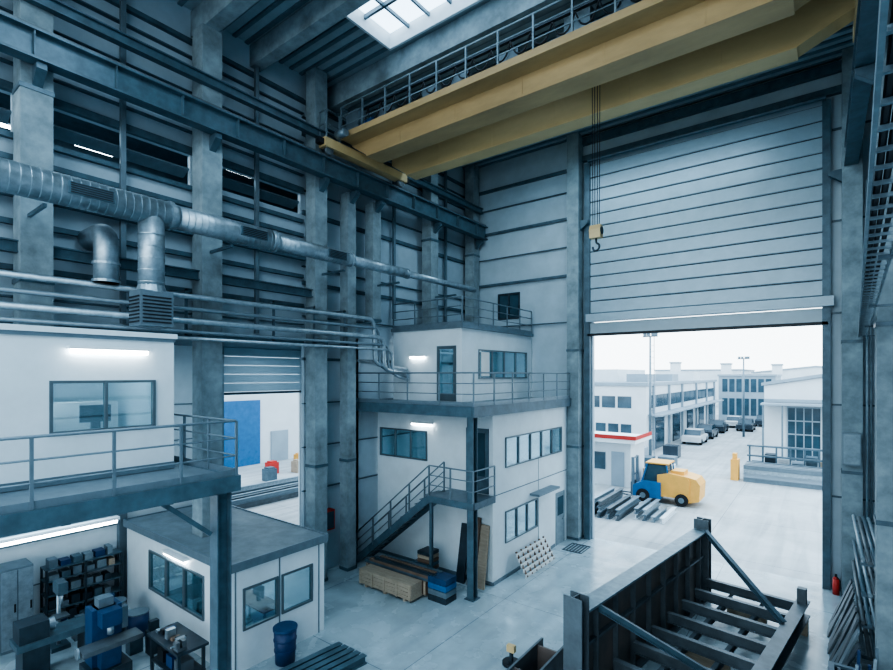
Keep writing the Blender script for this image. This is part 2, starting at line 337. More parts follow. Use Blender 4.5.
# ---------------------------------------------------------------- helpers for cabins
def window(parent,ax,p,a0,a1,z0,z1,n,fm='frame',g='glass',out=1,t=.05):
    holes=[];w=(a1-a0-t*(n+1))/n
    for k in range(n): holes.append((a0+t+k*(w+t),a0+t+k*(w+t)+w,z0+t,z1-t))
    q0,q1=sorted((p-.06*out,p+.04*out))
    f=MB().grid(ax,q0,q1,a0,a1,z0,z1,holes).build('window_frame',fm,parent)
    gq=p-.01*out
    for h in holes: MB().grid(ax,gq-.004,gq+.004,h[0],h[1],h[2],h[3]).build('pane',g,f)
    return f
def tube_light(label,p,q,out=(0,0,0),group='fluorescent tube lights'):
    p=Vector(p);q=Vector(q);o=Vector(out)
    t=thing('tube_light',label,'light',p,group)
    MB().bar(p,q,.14,.06).build('housing','white2',t)
    d=(q-p).normalized()
    MB().tube(p+d*.04+o*.05-Zv*.06,q-d*.04+o*.05-Zv*.06,.045,10).build('tube','tube',t,True)
    return t
# ---------------------------------------------------------------- LEFT MEZZANINE
t=thing('mezzanine_deck','steel mezzanine deck carrying the upper left office','platform',(-11,1,0))
MB().box(XW,-9.05,-4,5.15,4.95,5.05).build('deck_plate','rail',t)
MB().box(-9.12,-9.0,-4,5.25,4.76,5.06).build('edge_channel','steel',t); MB().box(XW,-9.12,5.13,5.25,4.76,5.06).build('edge_channel','steel',t)
for y in (-2,-.5,1,2.5,4): MB().ibeam((XW,y,4.82),(-9.15,y,4.82),.12,.22,.015).build('joist','steel',t)
for y in (-1.6,4.95): MB().ibeam((-9.2,y,0),(-9.2,y,4.76),.28,.28,.025,(0,1,0)).build('post','steel',t)
MB().bar((-9.2,4.75,4.0),(-9.2,3.9,4.74),.08,.08).build('knee_brace','steel',t)
railing('long railing along the edge of the left mezzanine',[(-9.06,-3.15,5.06),(-9.06,5.19,5.06),(-13.3,5.19,5.06)],1.05,1.05)
t=thing('upper_office_cabin','white prefabricated office standing on the left mezzanine','office cabin',(-12.4,1,5.06))
MB().grid('x',-10.9,-10.8,-4,4.8,5.06,7.75,[(2.7,4.43,5.95,6.9)]).box(-14.15,-10.9,4.7,4.8,5.06,7.75).box(-14.15,-14.05,-4,4.7,5.06,7.75).build('wall_shell','white',t)
MB().box(-14.15,-10.75,-4,4.85,7.75,7.85).build('roof','white',t)
MB().box(-10.8,-10.77,-4,4.8,5.06,5.2).build('plinth','rail',t); MB().box(-10.8,-10.77,-4,4.82,7.68,7.75).build('cornice','rail',t)
for y in (-.6,.6,1.8): MB().box(-10.8,-10.79,y,y+.02,5.2,7.68).build('panel_joint','rail',t)
window(t,'x',-10.8,2.7,4.43,5.95,6.9,2)
MB().box(-14.0,-10.95,-4,4.65,5.1,5.14).build('floor_panel','rail',t)
dk=thing('desk','white desk inside the upper left office','desk',(-11.9,3.6,5.14))
MB().box(-12.3,-11.5,2.9,4.3,5.82,5.87).build('top','white2',dk)
for x in (-12.25,-11.6):
    for y in (2.95,4.2): MB().box(x,x+.05,y,y+.05,5.14,5.82).build('leg','rail',dk)
mo=thing('computer_monitor','dark monitor on the desk seen through the upper left office window','monitor',(-12,3.7,5.87))
MB().box(-12.02,-11.98,3.5,4.05,6.03,6.38).build('screen','black',mo); MB().box(-12.05,-11.95,3.7,3.85,5.87,6.03).build('stand','black',mo)
tag(MB().box(-13.3,-12.9,3.2,4.5,5.14,6.4).build('filing_cabinet','paper'),'pale cabinet at the back of the upper left office','cabinet')
ch=thing('office_chair','dark office chair at the desk in the upper left office','chair',(-12.6,3.0,5.14))
MB().box(-12.8,-12.4,2.8,3.2,5.58,5.66).build('seat','black',ch); MB().box(-12.82,-12.76,2.8,3.2,5.7,6.25).build('backrest','black',ch); MB().tube((-12.6,3,5.14),(-12.6,3,5.58),.03).build('pole','rail',ch)
tube_light('lit tube light on the front of the upper left office',(-10.72,2.95,7.5),(-10.72,4.3,7.5),(.03,0,0))
tube_light('lit tube light on the ceiling inside the upper left office',(-12.4,2.4,7.65),(-12.4,4.2,7.65))
tube_light('long lit tube light hanging under the left mezzanine deck',(-12.0,1.9,3.95),(-12.0,4.2,3.95))
# ---------------------------------------------------------------- LOWER CABIN
t=thing('workshop_cabin','white ground-floor workshop cabin with grey roof beside the side door','office cabin',(-13.8,7.4,0))
a=MB(); a.grid('y',6.1,6.2,-16.8,-10.9,0,2.5,[(-15.2,-12.1,.95,2.05)]); a.grid('x',-11.0,-10.9,6.2,8.8,0,2.5,[(6.4,7.35,.95,1.95),(7.45,8.4,.95,1.95)])
a.box(-16.8,-11,8.7,8.8,0,2.5).box(-16.8,-16.7,6.2,8.7,0,2.5); a.build('wall_shell','white',t)
a=MB(); a.grid('z',2.5,2.6,-16.85,-10.85,6.05,8.85,[(-13.95,-13.35,6.66,7.26)]); a.build('roof','roofg',t)
MB().grid('z',2.42,2.63,-16.88,-10.82,6.02,8.88,[(-16.84,-10.86,6.06,8.84)]).build('roof_trim','rail',t)
for y in (6.2,7.38,8.6): MB().box(-10.9,-10.885,y,y+.03,0,2.42).build('panel_joint','rail',t)
window(t,'y',6.1,-15.2,-12.1,.95,2.05,3,out=-1)
window(t,'x',-10.9,6.4,7.35,.95,1.95,1); window(t,'x',-10.9,7.45,8.4,.95,1.95,1)
MB().box(-16.7,-11.05,6.25,8.65,.02,.06).build('floor_panel','rail',t)
tube_light('short lit tube light above the front window of the workshop cabin',(-14.1,6.02,2.28),(-12.9,6.02,2.28),(0,-.03,0))
tube_light('lit tube light inside the workshop cabin',(-15.5,7.9,2.4),(-12.2,7.9,2.4))
dk=thing('desk','brown desk inside the workshop cabin','desk',(-12.4,7.7,.06))
MB().box(-13.2,-11.6,7.4,8.0,.76,.8).build('top','dwood',dk)
for x in (-13.15,-11.7):
    for y in (7.45,7.9): MB().box(x,x+.05,y,y+.05,.06,.76).build('leg','rail',dk)
mo=thing('computer_monitor','monitor on the desk inside the workshop cabin','monitor',(-12.3,7.7,.8))
MB().box(-12.6,-12.1,7.7,7.74,.92,1.25).build('screen','black',mo); MB().box(-12.4,-12.3,7.68,7.76,.8,.92).build('stand','black',mo)
# ---------------------------------------------------------------- FAR OFFICE
t=thing('two_storey_office','white two-storey office block in the far left corner','office block',(-11.4,17,0))
a=MB(); a.grid('x',-8.8,-8.7,14.0,19.95,0,5.68,[(14.8,19.4,3.8,4.85),(14.8,17.2,1.2,2.3)])
a.grid('y',14.0,14.1,-14.05,-8.8,0,5.68,[(-13.9,-11.5,3.85,4.95)]); a.box(-14.05,-8.8,19.85,19.95,0,5.68)
a.build('wall_shell','white',t)
window(t,'x',-8.7,14.8,19.4,3.8,4.85,5); window(t,'x',-8.7,14.8,17.2,1.2,2.3,3); window(t,'y',14.0,-13.9,-11.5,3.85,4.95,3,out=-1)
dd=MB().box(-8.7,-8.68,18.85,19.7,0,2.15).build('door','lgalv',t); MB().box(-8.68,-8.67,19.0,19.55,1.2,1.95).build('pane','dglass',dd); MB().tube((-8.65,19.6,1.0),(-8.65,19.45,1.0),.02,6).build('handle','galv',dd)
dd=MB().box(-9.75,-8.85,13.95,14.0,3.02,5.2).build('door','steel',t); MB().box(-9.62,-8.98,13.93,13.95,3.6,5.05).build('pane','dglass',dd)
MB().box(-8.7,-8.67,14.0,18.75,0,.12).build('plinth','rail',t); MB().box(-14.05,-8.7,13.97,14,0,.12).build('plinth','rail',t)
MB().box(-8.7,-8.69,17.3,17.32,.12,3.8).build('panel_joint','rail',t)
MB().box(-8.7,-8.685,14,19.9,2.95,2.98).build('panel_joint','rail',t)
MB().box(-8.7,-8.3,16.6,18.4,2.5,2.58).build('door_canopy','rail',t)
MB().box(-14.0,-8.85,14.1,19.8,2.9,3.0).build('inner_floor','rail',t)
t=thing('upper_deck','grey steel deck on top of the two-storey office','platform',(-11.3,16.5,5.7))
MB().box(-14.05,-8.55,12.65,19.95,5.9,6.0).build('deck_plate','rail',t)
MB().box(-8.58,-8.5,12.6,19.95,5.68,6.02).build('edge_channel','steel',t); MB().box(-14.05,-8.58,12.58,12.66,5.68,6.02).build('edge_channel','steel',t)
for x in (-13,-11.8,-10.6,-9.5): MB().ibeam((x,12.66,5.79),(x,13.98,5.79),.1,.2,.015).build('joist','steel',t)
MB().ibeam((-8.72,12.82,0),(-8.72,12.82,5.68),.24,.24,.02,(0,1,0)).build('post','steel',t)
MB().box(-8.9,-8.54,12.64,13.0,0,.03).build('base_plate','steel',t)
railing('railing around the deck on top of the two-storey office',[(-14.0,12.66,6.02),(-8.56,12.66,6.02),(-8.56,19.9,6.02)],1.05,1.3)
t=thing('rooftop_office','white office box on the upper deck with door and wide window','office cabin',(-12.3,17.7,6))
MB().grid('x',-10.7,-10.6,14.9,20.4,6.0,8.75,[(16.0,19.9,6.85,8.0)]).grid('y',14.9,15.0,-14.05,-10.7,6.0,8.75,[(-11.63,-10.97,6.3,7.98)]).build('wall_shell','white',t)
MB().box(-14.1,-10.5,14.8,20.4,8.75,8.88).build('roof','rail',t)
window(t,'x',-10.6,16.0,19.9,6.85,8.0,4)
MB().box(-10.57,-10.565,16.15,16.75,6.95,7.9).build('window_poster','paper',t)
dd=MB().grid('y',14.86,14.9,-11.75,-10.85,6.02,8.1,[(-11.63,-10.97,6.3,7.98)]).build('door','frame',t); MB().box(-11.63,-10.97,14.88,14.89,6.3,7.98).build('pane','glass',dd)
MB().box(-14.0,-10.75,15.1,20.3,6.0,6.04).build('floor_panel','rail',t)
railing('railing around the roof of the rooftop office',[(-14.0,14.85,8.88),(-10.55,14.85,8.88),(-10.55,20.3,8.88)],1.0,1.0)
tube_light('lit tube light over the landing on the far office front',(-12.2,13.9,5.25),(-11.2,13.9,5.25),(0,-.03,0))
tube_light('short lit tube light on the front of the rooftop office',(-13.1,14.82,7.75),(-12.3,14.82,7.75),(0,-.03,0))
tube_light('lit tube light inside the rooftop office',(-12,16.2,8.6),(-12,19,8.6))
tube_light('lit tube light inside the upper floor of the far office',(-9.9,15.0,5.5),(-9.9,18.5,5.5))
tube_light('lit tube light inside the ground floor of the far office',(-9.9,15.0,2.7),(-9.9,18.5,2.7))
# stair
t=thing('steel_stair','grey steel stair climbing along the front of the far office','stairs',(-13.9,13.1,0))
x0,x1=-13.9,-10.4; n=16
for k in range(n):
    x=x0+(x1-x0)*k/n; z=3.0*(k+1)/n
    MB().box(x,x+.26,12.76,13.54,z-.03,z).build('tread','rail',t)
for y in (12.74,13.56): MB().bar((x0-.05,y,0.05),(x1+.05,y,2.95),.04,.24).build('stringer','steel',t)
MB().box(x1,-8.6,12.7,13.95,2.92,3.0).build('landing','rail',t)
MB().box(x1,-8.58,12.66,12.72,2.8,3.02).build('landing_edge','steel',t); MB().box(-8.62,-8.56,12.72,13.95,2.8,3.02).build('landing_edge','steel',t)
MB().bar((-10.35,12.8,0),(-10.35,12.8,2.85),.1,.1).build('post','steel',t)
railing('sloping handrail of the steel stair and its landing',[(x0,12.74,.1),(x1,12.74,3.0),(-8.6,12.7,3.0),(-8.6,13.95,3.0)],1.0,1.1,toe=False)
railing('handrail on the office side of the steel stair',[(x0,13.56,.1),(x1,13.56,3.0)],1.0,1.1,toe=False)
# ---------------------------------------------------------------- DUCT
DX,DZ=-12.25,10.75
t=thing('ventilation_duct','long tapering spiral galvanised air duct along the left wall','duct',(DX,8,DZ-.35))
segs=[(-4,5.3,.31),(5.5,8.0,.28),(8.2,10.8,.22),(11,13.6,.17),(13.8,18.2,.12)]
for i,(a0,a1,r) in enumerate(segs):
    a=MB(); a.tube((DX,a0,DZ),(DX,a1,DZ),r,24)
    if i<len(segs)-1: a.tube((DX,a1,DZ),(DX,segs[i+1][0],DZ),r,24,segs[i+1][2])
    sg=a.build('duct_section','galv',t,True)
    a=MB(); y=a0
    while y<a1: a.tube((DX,y,DZ),(DX,y+.012,DZ),r+.006,24); y+=.16
    tag(a.build('spiral_seam','galv',sg),kind='stuff')
for y,r in ((1.5,.31),(5.3,.31),(8.1,.27),(10.9,.22),(13.7,.16)): MB().tube((DX,y,DZ),(DX,y+.07,DZ),r+.025,24).build('flange','galv',t)
for y0,y1,r in ((3.3,4.1,.31),(7.0,7.75,.28),(9.9,10.6,.22)):
    g=MB().box(DX+r-.03,DX+r+.02,y0,y1,DZ-.12,DZ+.12).build('grille','steel',t)
    for k in range(5): MB().box(DX+r+.02,DX+r+.03,y0+.03,y1-.03,DZ-.1+k*.045,DZ-.08+k*.045).build('slat','black',g)
for y in (1,3,6.9,10.7,13.3,16.8): MB().box(-13.35,DX,y-.03,y+.03,DZ-.42,DZ-.35).build('bracket','steel',t)
MB().path([(DX,4.95,DZ-.15),(DX,4.95,9.0)],.27,20).build('drop_duct','galv',t,True)
for k in range(5): MB().tube((DX,4.95,9.1+k*.27),(DX,4.95,9.12+k*.27),.28,20).build('seam_ring','galv',t)
g=MB().box(DX-.3,DX+.3,4.6,5.3,8.1,8.9).build('diffuser_box','rail',t)
MB().tube((DX,4.95,8.88),(DX,4.95,9.05),.32,16,.27).build('collar','galv',t)
for k in range(8): MB().box(DX+.3,DX+.32,4.65,5.25,8.18+k*.08,8.21+k*.08).build('slat','black',g); MB().box(DX-.26,DX+.26,4.58,4.6,8.18+k*.08,8.21+k*.08).build('slat','black',g)
t=thing('branch_duct','short bent galvanised duct behind the main air duct','duct',(-13.1,4.6,9.0))
MB().path([(-14.05,4.3,10.25),(-13.0,4.3,10.25),(-13.0,4.3,9.1)],.25,20,.35).build('elbow','galv',t,True)
for z in (9.5,9.1): MB().tube((-13.0,4.3,z),(-13.0,4.3,z+.06),.28,20).build('flange','galv',t)
for i,(z,r,lab) in enumerate([(9.05,.075,'thick top'),(8.72,.055,'second'),(8.4,.085,'third, insulated'),(8.12,.05,'fourth, slim'),(7.95,.05,'lowest slim')]):
    yb=12.9+.22*i; x=-13.15+.02*i
    o=MB().path([(x,-4 if i<4 else 5.5,z),(x,yb,z),(x,yb+.05,7.4-.1*i),(x,14.7,7.2-.1*i)],r,10,.3).build('service_pipe','rail' if i%2 else 'galv',None,True)
    tag(o,lab+' horizontal service pipe in the pipe run on the left wall','pipe','service pipes on the left wall')
for i,y in enumerate([1.2,2.2,6.2,8.8,10.3,11.6]):
    tag(MB().box(-13.29,-13.24,y-.03,y+.03,8.03,9.25).box(-14.2,-13.24,y-.03,y+.03,9.2,9.25).box(-14.2,-13.24,y-.03,y+.03,8.03,8.08).build('pipe_bracket','steel'),['first','second','third','fourth','fifth','sixth'][i]+' steel bracket from the left holding the pipe run','bracket','pipe run brackets')
t=thing('cable_ladder','narrow cable ladder hung beside the right wall','cable ladder',(.6,12,8.2))
p0=Vector((.07,-2.5,8.2)); p1=Vector((.98,19.8,8.2)); dr=(p1-p0).normalized(); sd=dr.cross(Zv).normalized()
for s_ in (-.1,.1): MB().bar(p0+sd*s_,p1+sd*s_,.02,.08).build('side_rail','lgalv',t)
k=0.0
while k<(p1-p0).length: MB().bar(p0+dr*k-sd*.1,p0+dr*k+sd*.1,.025,.025).build('rung','lgalv',t); k+=.3
for s_ in (-.06,-.02,.03): MB().tube(p0+sd*s_+Zv*.03,p1+sd*s_+Zv*.03,.018,6).build('cable','black',t)
for q in (.4,.6,.8,.97):
    b=p0.lerp(p1,q); MB().bar(b-Zv*.05,(XR-.1,b.y,8.15),.04,.04).build('bracket','steel',t)
tag(MB().tube((1.2,20.1,0),(1.2,20.1,13),.035,8).build('conduit','lgalv',None,True),'conduit next to the right wall corner','conduit')
tag(MB().tube((1.1,19.9,0),(1.1,19.9,13),.035,8).build('conduit','lgalv',None,True),'conduit beside the column right of the big door','conduit')
# ---------------------------------------------------------------- STEEL STRUCTURE
R=math.radians(-7.7)
t=thing('steel_weldment','large grey-brown fabricated steel frame with a plate girder lying near the big door','steel structure',(-3.98,9.8,0))
def L(x,y,z): return Vector((x-3.98,y+9.8,z))
def lb(x0,x1,y0,y1,z0,z1,nm,mm,par=None):
    p=L(x0,y0,z0);q=L(x1,y1,z1); return MB().box(p.x,q.x,p.y,q.y,p.z,q.z).build(nm,mm,par or t)
lb(-.02,.02,0,7.25,.05,2.15,'web_plate','brown')
lb(-.2,.2,0,7.3,2.15,2.2,'top_flange','lgalv'); lb(-.2,.2,0,7.3,0,.05,'bottom_flange','rust')
for k in range(8): lb(-.14,.14,.5+k*.9,.53+k*.9,.05,2.15,'stiffener','rust')
lb(.02,.12,.05,7.2,1.4,1.46,'ledge_angle','rust')
for y in (-.3,7.3): MB().ibeam(L(0,y+.15,0),L(0,y+.15,2.5),.42,.3,.03,(0,1,0)).build('end_post','rust',t)
MB().ibeam(L(2.6,-.1,.6),L(2.6,7.45,.6),.3,.42,.03).build('side_beam','rust',t)
for k in range(8): y=.1+k*1.01; MB().ibeam(L(.2,y,.65),L(2.5,y,.65),.14,.26,.02).build('cross_beam','rust',t)
for x in (.9,1.7): MB().ibeam(L(x,.1,.42),L(x,7.2,.42),.1,.18,.018).build('long_beam','rust',t)
for y in (.2,3.6,7.1): lb(2.45,2.75,y-.1,y+.1,0,.38,'foot_block','wood'); 
for y in (.2,3.6,7.1): lb(.8,1.8,y-.08,y+.08,0,.32,'foot_block','wood')
MB().ibeam(L(.15,7.2,2.2),L(2.5,5.5,.8),.12,.14,.02).build('diagonal_brace','steel',t)
MB().ibeam(L(.15,.5,2.1),L(1.9,2.0,.75),.12,.14,.02).build('diagonal_brace','steel',t)
for y in (0.1,7.2): lb(2.5,2.7,y-.1,y+.1,.8,1.2,'lug','rust')
t.rotation_euler=(0,0,R)
o=thing('steel_box_section','open dark steel box section left of the large steel frame','steel section',(-4.95,9.3,0))
MB().box(-5.25,-5.2,8.2,10.6,0,.85).box(-4.7,-4.65,8.2,10.6,0,.85).box(-5.2,-4.7,8.2,10.6,0,.05).build('channel','rust',o)
for y in (9.2,10.3): MB().box(-5.2,-4.7,y,y+.05,.05,.8).build('diaphragm','brown',o)
o=thing('floor_stand','small yellow-topped stand on the floor left of the steel frame','stand',(-6,10.5,0))
MB().tube((-6,10.5,0),(-6,10.5,.06),.22,16).build('base','black',o); MB().tube((-6,10.5,.06),(-6,10.5,.35),.05,10).build('pole','dsteel',o); MB().box(-6.1,-5.9,10.44,10.56,.3,.46).build('head','yellow',o)
# ---------------------------------------------------------------- FLOOR ITEMS
def crate(x0,x1,y0,y1,z0,z1,label,m='wood'):
    o=thing('timber_crate',label,'crate',((x0+x1)/2,(y0+y1)/2,z0),'timber crates by the stairs')
    MB().box(x0,x1,y0,y1,z0+.08,z1).build('body',m,o)
    for x in (x0+.3,(x0+x1)/2,x1-.3): MB().box(x-.05,x+.05,y0,y1,z0,z0+.08).build('skid','wood',o)
    n=4
    for k in range(n): MB().box(x0,x1,y0-.02,y0,z0+.1+k*(z1-z0-.1)/n,z0+.1+(k+.85)*(z1-z0-.1)/n).build('side_slat',m,o)
    for x in [x0+.06+(x1-x0-.12)*i/4 for i in range(5)]: MB().box(x-.04,x+.04,y0-.04,y0-.02,z0+.08,z1).build('batten','wood',o)
crate(-12.6,-9.9,12.0,12.55,0,.5,'long brown timber crate below the stairs, behind the front crate','dwood')
crate(-12.3,-10.0,11.4,11.9,0,.55,'long pale timber crate lying in front of the stairs','wood')
for i in range(9):
    z=.5+.09*(i//3)
    o=MB().box(-12.7+i*.08,-9.6-.12*(i%2),12.02+(i%3)*.17,12.14+(i%3)*.17,z,z+.09).build('steel_profile',['steel','rail','dsteel','dwood'][i%4])
    tag(o,'steel profile lying across the timber crates below the stairs','steel bar','steel profiles on the crates')
for i in range(4):
    z=.19*i
    tag(MB().box(-9.8,-9.1,11.95,12.5,z,z+.17).build('wrapped_bundle',['dsteel','rail','blue','mblue'][i]),['lowest dark','grey second','blue third','dark blue top'][i]+' wrapped bundle in the pile at the right end of the crates','bundle','bundles at the end of the crates')
for i in range(8):
    z=.13*i; xa=-12.9+.1*i if i<2 else (-11.6+.1*i if i<5 else -11.0)
    tag(MB().box(xa,-10.5,12.85,13.4,z,z+.11).build('panel_plank',['dwood','wood','rail','dwood','steel','dwood','wood','dsteel'][i]),['lowest brown','pale second','grey third','brown fourth','blue-grey fifth','brown sixth','pale seventh','dark top'][i]+' plank in the pile stored under the stairs','plank','planks under the stairs')
for i,(x,mm,h,lab) in enumerate([(-9.3,'dwood',2.2,'brown board leaning on the far office under the landing'),(-8.95,'wood',2.0,'pale board leaning on the far office under the landing'),(-9.75,'dsteel',1.9,'dark sheet leaning on the far office under the landing')]):
    tag(MB().prismX([(13.55,0),(13.61,0),(13.95,h),(13.9,h)],x-.15,x+.18).build('leaning_board',mm),lab,'board')
p=thing('pallet','low pale slatted timber rack leaning on the far office side wall','pallet',(-8.35,16.2,0))
for k in range(5): MB().bar((-8.12-.09*k,15.2,.06+.16*k),(-8.12-.09*k,17.5,.06+.16*k),.03,.13).build('deck_board','paper',p)
for y in [15.3+.35*i for i in range(7)]: MB().bar((-8.1,y,.02),(-8.55,y,.8),.06,.05,(0,1,0)).build('stringer','dwood',p)
tag(MB().grid('z',0.002,.02,-8.3,-7.5,18.6,19.6,[(-8.25+.13*i,-8.18+.13*i,18.65,19.55) for i in range(6)]).build('floor_grate','dsteel'),'rectangular floor grate before the side door of the far office','grate')
b=thing('waste_barrel','navy plastic barrel against the workshop cabin','barrel',(-10.45,7.25,0))
MB().tube((-10.45,7.25,0),(-10.45,7.25,.8),.23,20,.27).build('body','dblue',b,True); MB().tube((-10.45,7.25,.8),(-10.45,7.25,.86),.29,20).build('rim','mblue',b)
for z,r in ((.3,.26),(.55,.275)): MB().tube((-10.45,7.25,z),(-10.45,7.25,z+.04),r,20).build('hoop','dblue',b)
for i in range(5):
    x=-10.0+.22*i
    o=MB().ibeam((x,5.9,.1+.0*i),(x+.25,8.4,.1),.16,.2,.02).build('steel_beam','steel'); tag(o,'grey steel beam lying on the floor by the workshop cabin','steel beam','grey beams by the workshop cabin')
def extinguisher(x,y,z,label):
    t=thing('fire_extinguisher',label,'fire extinguisher',(x,y,z))
    MB().tube((x,y,z),(x,y,z+.5),.09,14).tube((x,y,z+.5),(x,y,z+.57),.09,14,.03).build('cylinder','red',t,True); MB().box(x-.03,x+.03,y-.06,y+.06,z+.57,z+.63).build('valve','black',t)
    MB().path([(x,y-.05,z+.6),(x+.1,y-.08,z+.5),(x+.1,y-.08,z+.15)],.015,6).build('hose','rubber',t)
extinguisher(.35,20.1,.0,'red fire extinguisher at the right jamb of the big door')
h=thing('hose_cabinet','red fire hose cabinet between the columns by the stairs','cabinet',(-13.95,11.4,1.5))
MB().box(-14.19,-13.9,11.1,11.7,1.5,2.2).build('body','red',h); MB().box(-13.9,-13.88,11.15,11.65,1.55,2.15).build('door','dglass',h)
# ---------------------------------------------------------------- UNDER-DECK WORKSHOP
c=thing('tall_cabinet','tall grey metal cabinet against the side bay wall','cabinet',(-16.6,3.4,0))
MB().box(-17.0,-16.3,3.1,3.75,0,2.1).build('body','rail',c)
for y in (3.12,3.44): 
    dd=MB().box(-16.3,-16.27,y,y+.3,.08,2.05).build('door','galv',c); MB().box(-16.27,-16.24,y+.24,y+.27,1.0,1.2).build('handle','black',dd)
s=thing('shelving_unit','open steel shelving full of parts beside the tall grey cabinet','shelves',(-16.9,4.9,0))
for y in (4.1,5.0,5.9):
    for x in (-17.2,-16.75): MB().box(x,x+.05,y,y+.05,0,1.7).build('upright','dsteel',s)
for z in (.15,.55,.95,1.35,1.68): MB().box(-17.2,-16.7,4.1,5.95,z,z+.03).build('shelf','steel',s)
for z,zn in ((.18,'bottom'),(.58,'second'),(.98,'third'),(1.38,'fourth'),(1.71,'top')):
    y=4.2
    while y<5.7:
        w_=random.uniform(.12,.25); hh=random.uniform(.12,.28); mm=random.choice(['dblue','rail','lgalv','lgalv','steel','wood','dsteel'])
        o=MB().box(-17.1,-16.78,y,y+w_,z,z+hh).build('parts_bin',mm); tag(o,'small parts bin on the '+zn+' level of the open steel shelving','bin','parts bins on the '+zn+' shelf'); y+=w_+.06
def mill(x,y):
    t=thing('milling_machine','dark blue milling machine under the left mezzanine','machine',(x,y,0))
    MB().box(x-.4,x+.45,y-.4,y+.4,0,.3).build('base','dsteel',t)
    MB().box(x-.35,x+.1,y-.3,y+.3,.3,1.6).build('column','mblue',t)
    MB().box(x-.33,x+.42,y-.2,y+.2,1.25,1.6).build('head','mblue',t)
    MB().box(x-.25,x+.05,y-.15,y+.15,1.6,1.8).build('motor_cover','rail',t)
    MB().tube((x+.3,y,1.25),(x+.3,y,1.05),.07,12).build('spindle','galv',t,True)
    MB().box(x+.1,x+.35,y-.2,y+.2,.3,.8).build('knee','mblue',t)
    MB().box(x+.1,x+.55,y-.6,y+.6,.8,.9).build('table','rust',t)
    MB().box(x-.0,x+.14,y+.3,y+.42,1.0,1.5).build('control_panel','rail',t)
    MB().tube((x+.3,y-.62,.85),(x+.3,y-.66,.85),.13,14).build('handwheel','galv',t)
mill(-13.35,4.4)
l=thing('lathe','dark metal lathe on the floor left of the blue milling machine','machine',(-14.3,3.9,0))
for y0,y1 in ((3.1,3.6),(4.3,4.6)): MB().box(-14.9,-14.3,y0,y1,0,.75).build('pedestal','dsteel',l)
MB().box(-14.95,-14.3,3.0,4.8,.75,.9).build('bed','steel',l); MB().box(-14.9,-14.35,3.05,3.6,.9,1.3).build('headstock','dsteel',l); MB().tube((-14.6,3.6,1.1),(-14.6,3.75,1.1),.14,16).build('chuck','galv',l); MB().box(-14.75,-14.45,4.5,4.75,.9,1.15).build('tailstock','dsteel',l)
w=thing('workbench','cluttered dark workbench in front of the workshop cabin','workbench',(-12.1,5.4,0))
MB().box(-12.75,-11.2,5.05,5.75,.82,.88).build('top','dsteel',w)
for x in (-12.7,-11.35):
    for y in (5.1,5.65): MB().box(x,x+.06,y,y+.06,0,.82).build('leg','dsteel',w)
MB().box(-12.7,-11.25,5.1,5.7,.25,.28).build('lower_shelf','dsteel',w)
v_=thing('bench_vice','grey bench vice at the right end of the dark workbench','vice',(-11.4,5.2,.88))
MB().box(-11.5,-11.3,5.1,5.3,.88,.95).build('base','rust',v_); MB().box(-11.48,-11.32,5.08,5.16,.95,1.08).build('jaw','rust',v_); MB().box(-11.48,-11.32,5.22,5.3,.95,1.08).build('jaw','rust',v_); MB().tube((-11.4,5.0,1.0),(-11.4,5.1,1.0),.02,8).build('screw','galv',v_)
for i in range(7):
    x=-12.65+i*.165; z=.88; mm=['rail','black','mblue','galv','dwood','dsteel','lgalv'][i]
    tag(MB().box(x,x+.12,5.2+.04*(i%3),5.4+.04*(i%3),z,z+.06+.05*(i%4)).build('tool_case',mm),['grey','black','navy','bright metal','brown','dark steel','dull metal'][i]+' tool case on the dark workbench','tool case','tool cases on the workbench')
for i,(x,y) in enumerate([(-12.55,5.2),(-12.1,5.2),(-11.7,5.2)]):
    tag(MB().box(x,x+.3,y,y+.3,.28,.55).build('parts_bin',['black','dblue','rust'][i]),['black','navy','rusty'][i]+' bin on the lower shelf of the workbench','bin')
for i,(x,y,hh) in enumerate([(-16.4,1.6,1.0),(-16.2,2.3,.7),(-15.4,5.3,.8),(-14.7,5.6,.6)]):
    o=thing('steel_drum',['tall drum near the left edge under the mezzanine','low drum beside the tall grey cabinet','drum in front of the workshop cabin','small drum by the workshop cabin window'][i],'drum',(x,y,0),'drums in the side bay')
    MB().tube((x,y,0),(x,y,hh),.26,18).build('body',['dsteel','rail','rust','dblue'][i],o,True); MB().tube((x,y,hh),(x,y,hh+.03),.27,18).build('lid','rail',o)
PP=[(-14.0,5.2,.5,'steel','blue-grey'),(-13.6,5.5,.8,'dsteel','dark'),(-13.3,5.75,.4,'rust','grey steel'),(-15.9,4.6,.6,'rail','light grey'),(-15.9,5.3,.9,'mblue','navy'),(-13.9,2.9,.6,'rust','rough steel'),(-13.2,3.3,.4,'dwood','brown')]
for i,(x,y,hh,mm,cn) in enumerate(PP):
    tag(MB().box(x,x+.28,y-.15,y+.15,0,hh*.7).box(x+.05,x+.2,y-.1,y+.1,hh*.7,hh).build('machine_part',mm),cn+' machine part standing on the floor between the machines and the workshop cabin','machine part','parts on the workshop floor')
t=thing('pillar_drill','grey pillar drill in front of the parts shelving','machine',(-15.9,6.0,0))
t.location=(-15.6,4.1,0)
MB().box(-15.8,-15.4,3.9,4.3,0,.1).build('base','steel',t); MB().tube((-15.6,4.1,.1),(-15.6,4.1,1.6),.05,12).build('column','galv',t,True); MB().box(-15.7,-15.25,4.0,4.2,1.45,1.75).build('head','steel',t); MB().box(-15.6,-15.25,3.95,4.25,.85,.9).build('table','rust',t); MB().tube((-15.35,4.1,1.2),(-15.35,4.1,1.45),.03,8).build('spindle','galv',t,True)
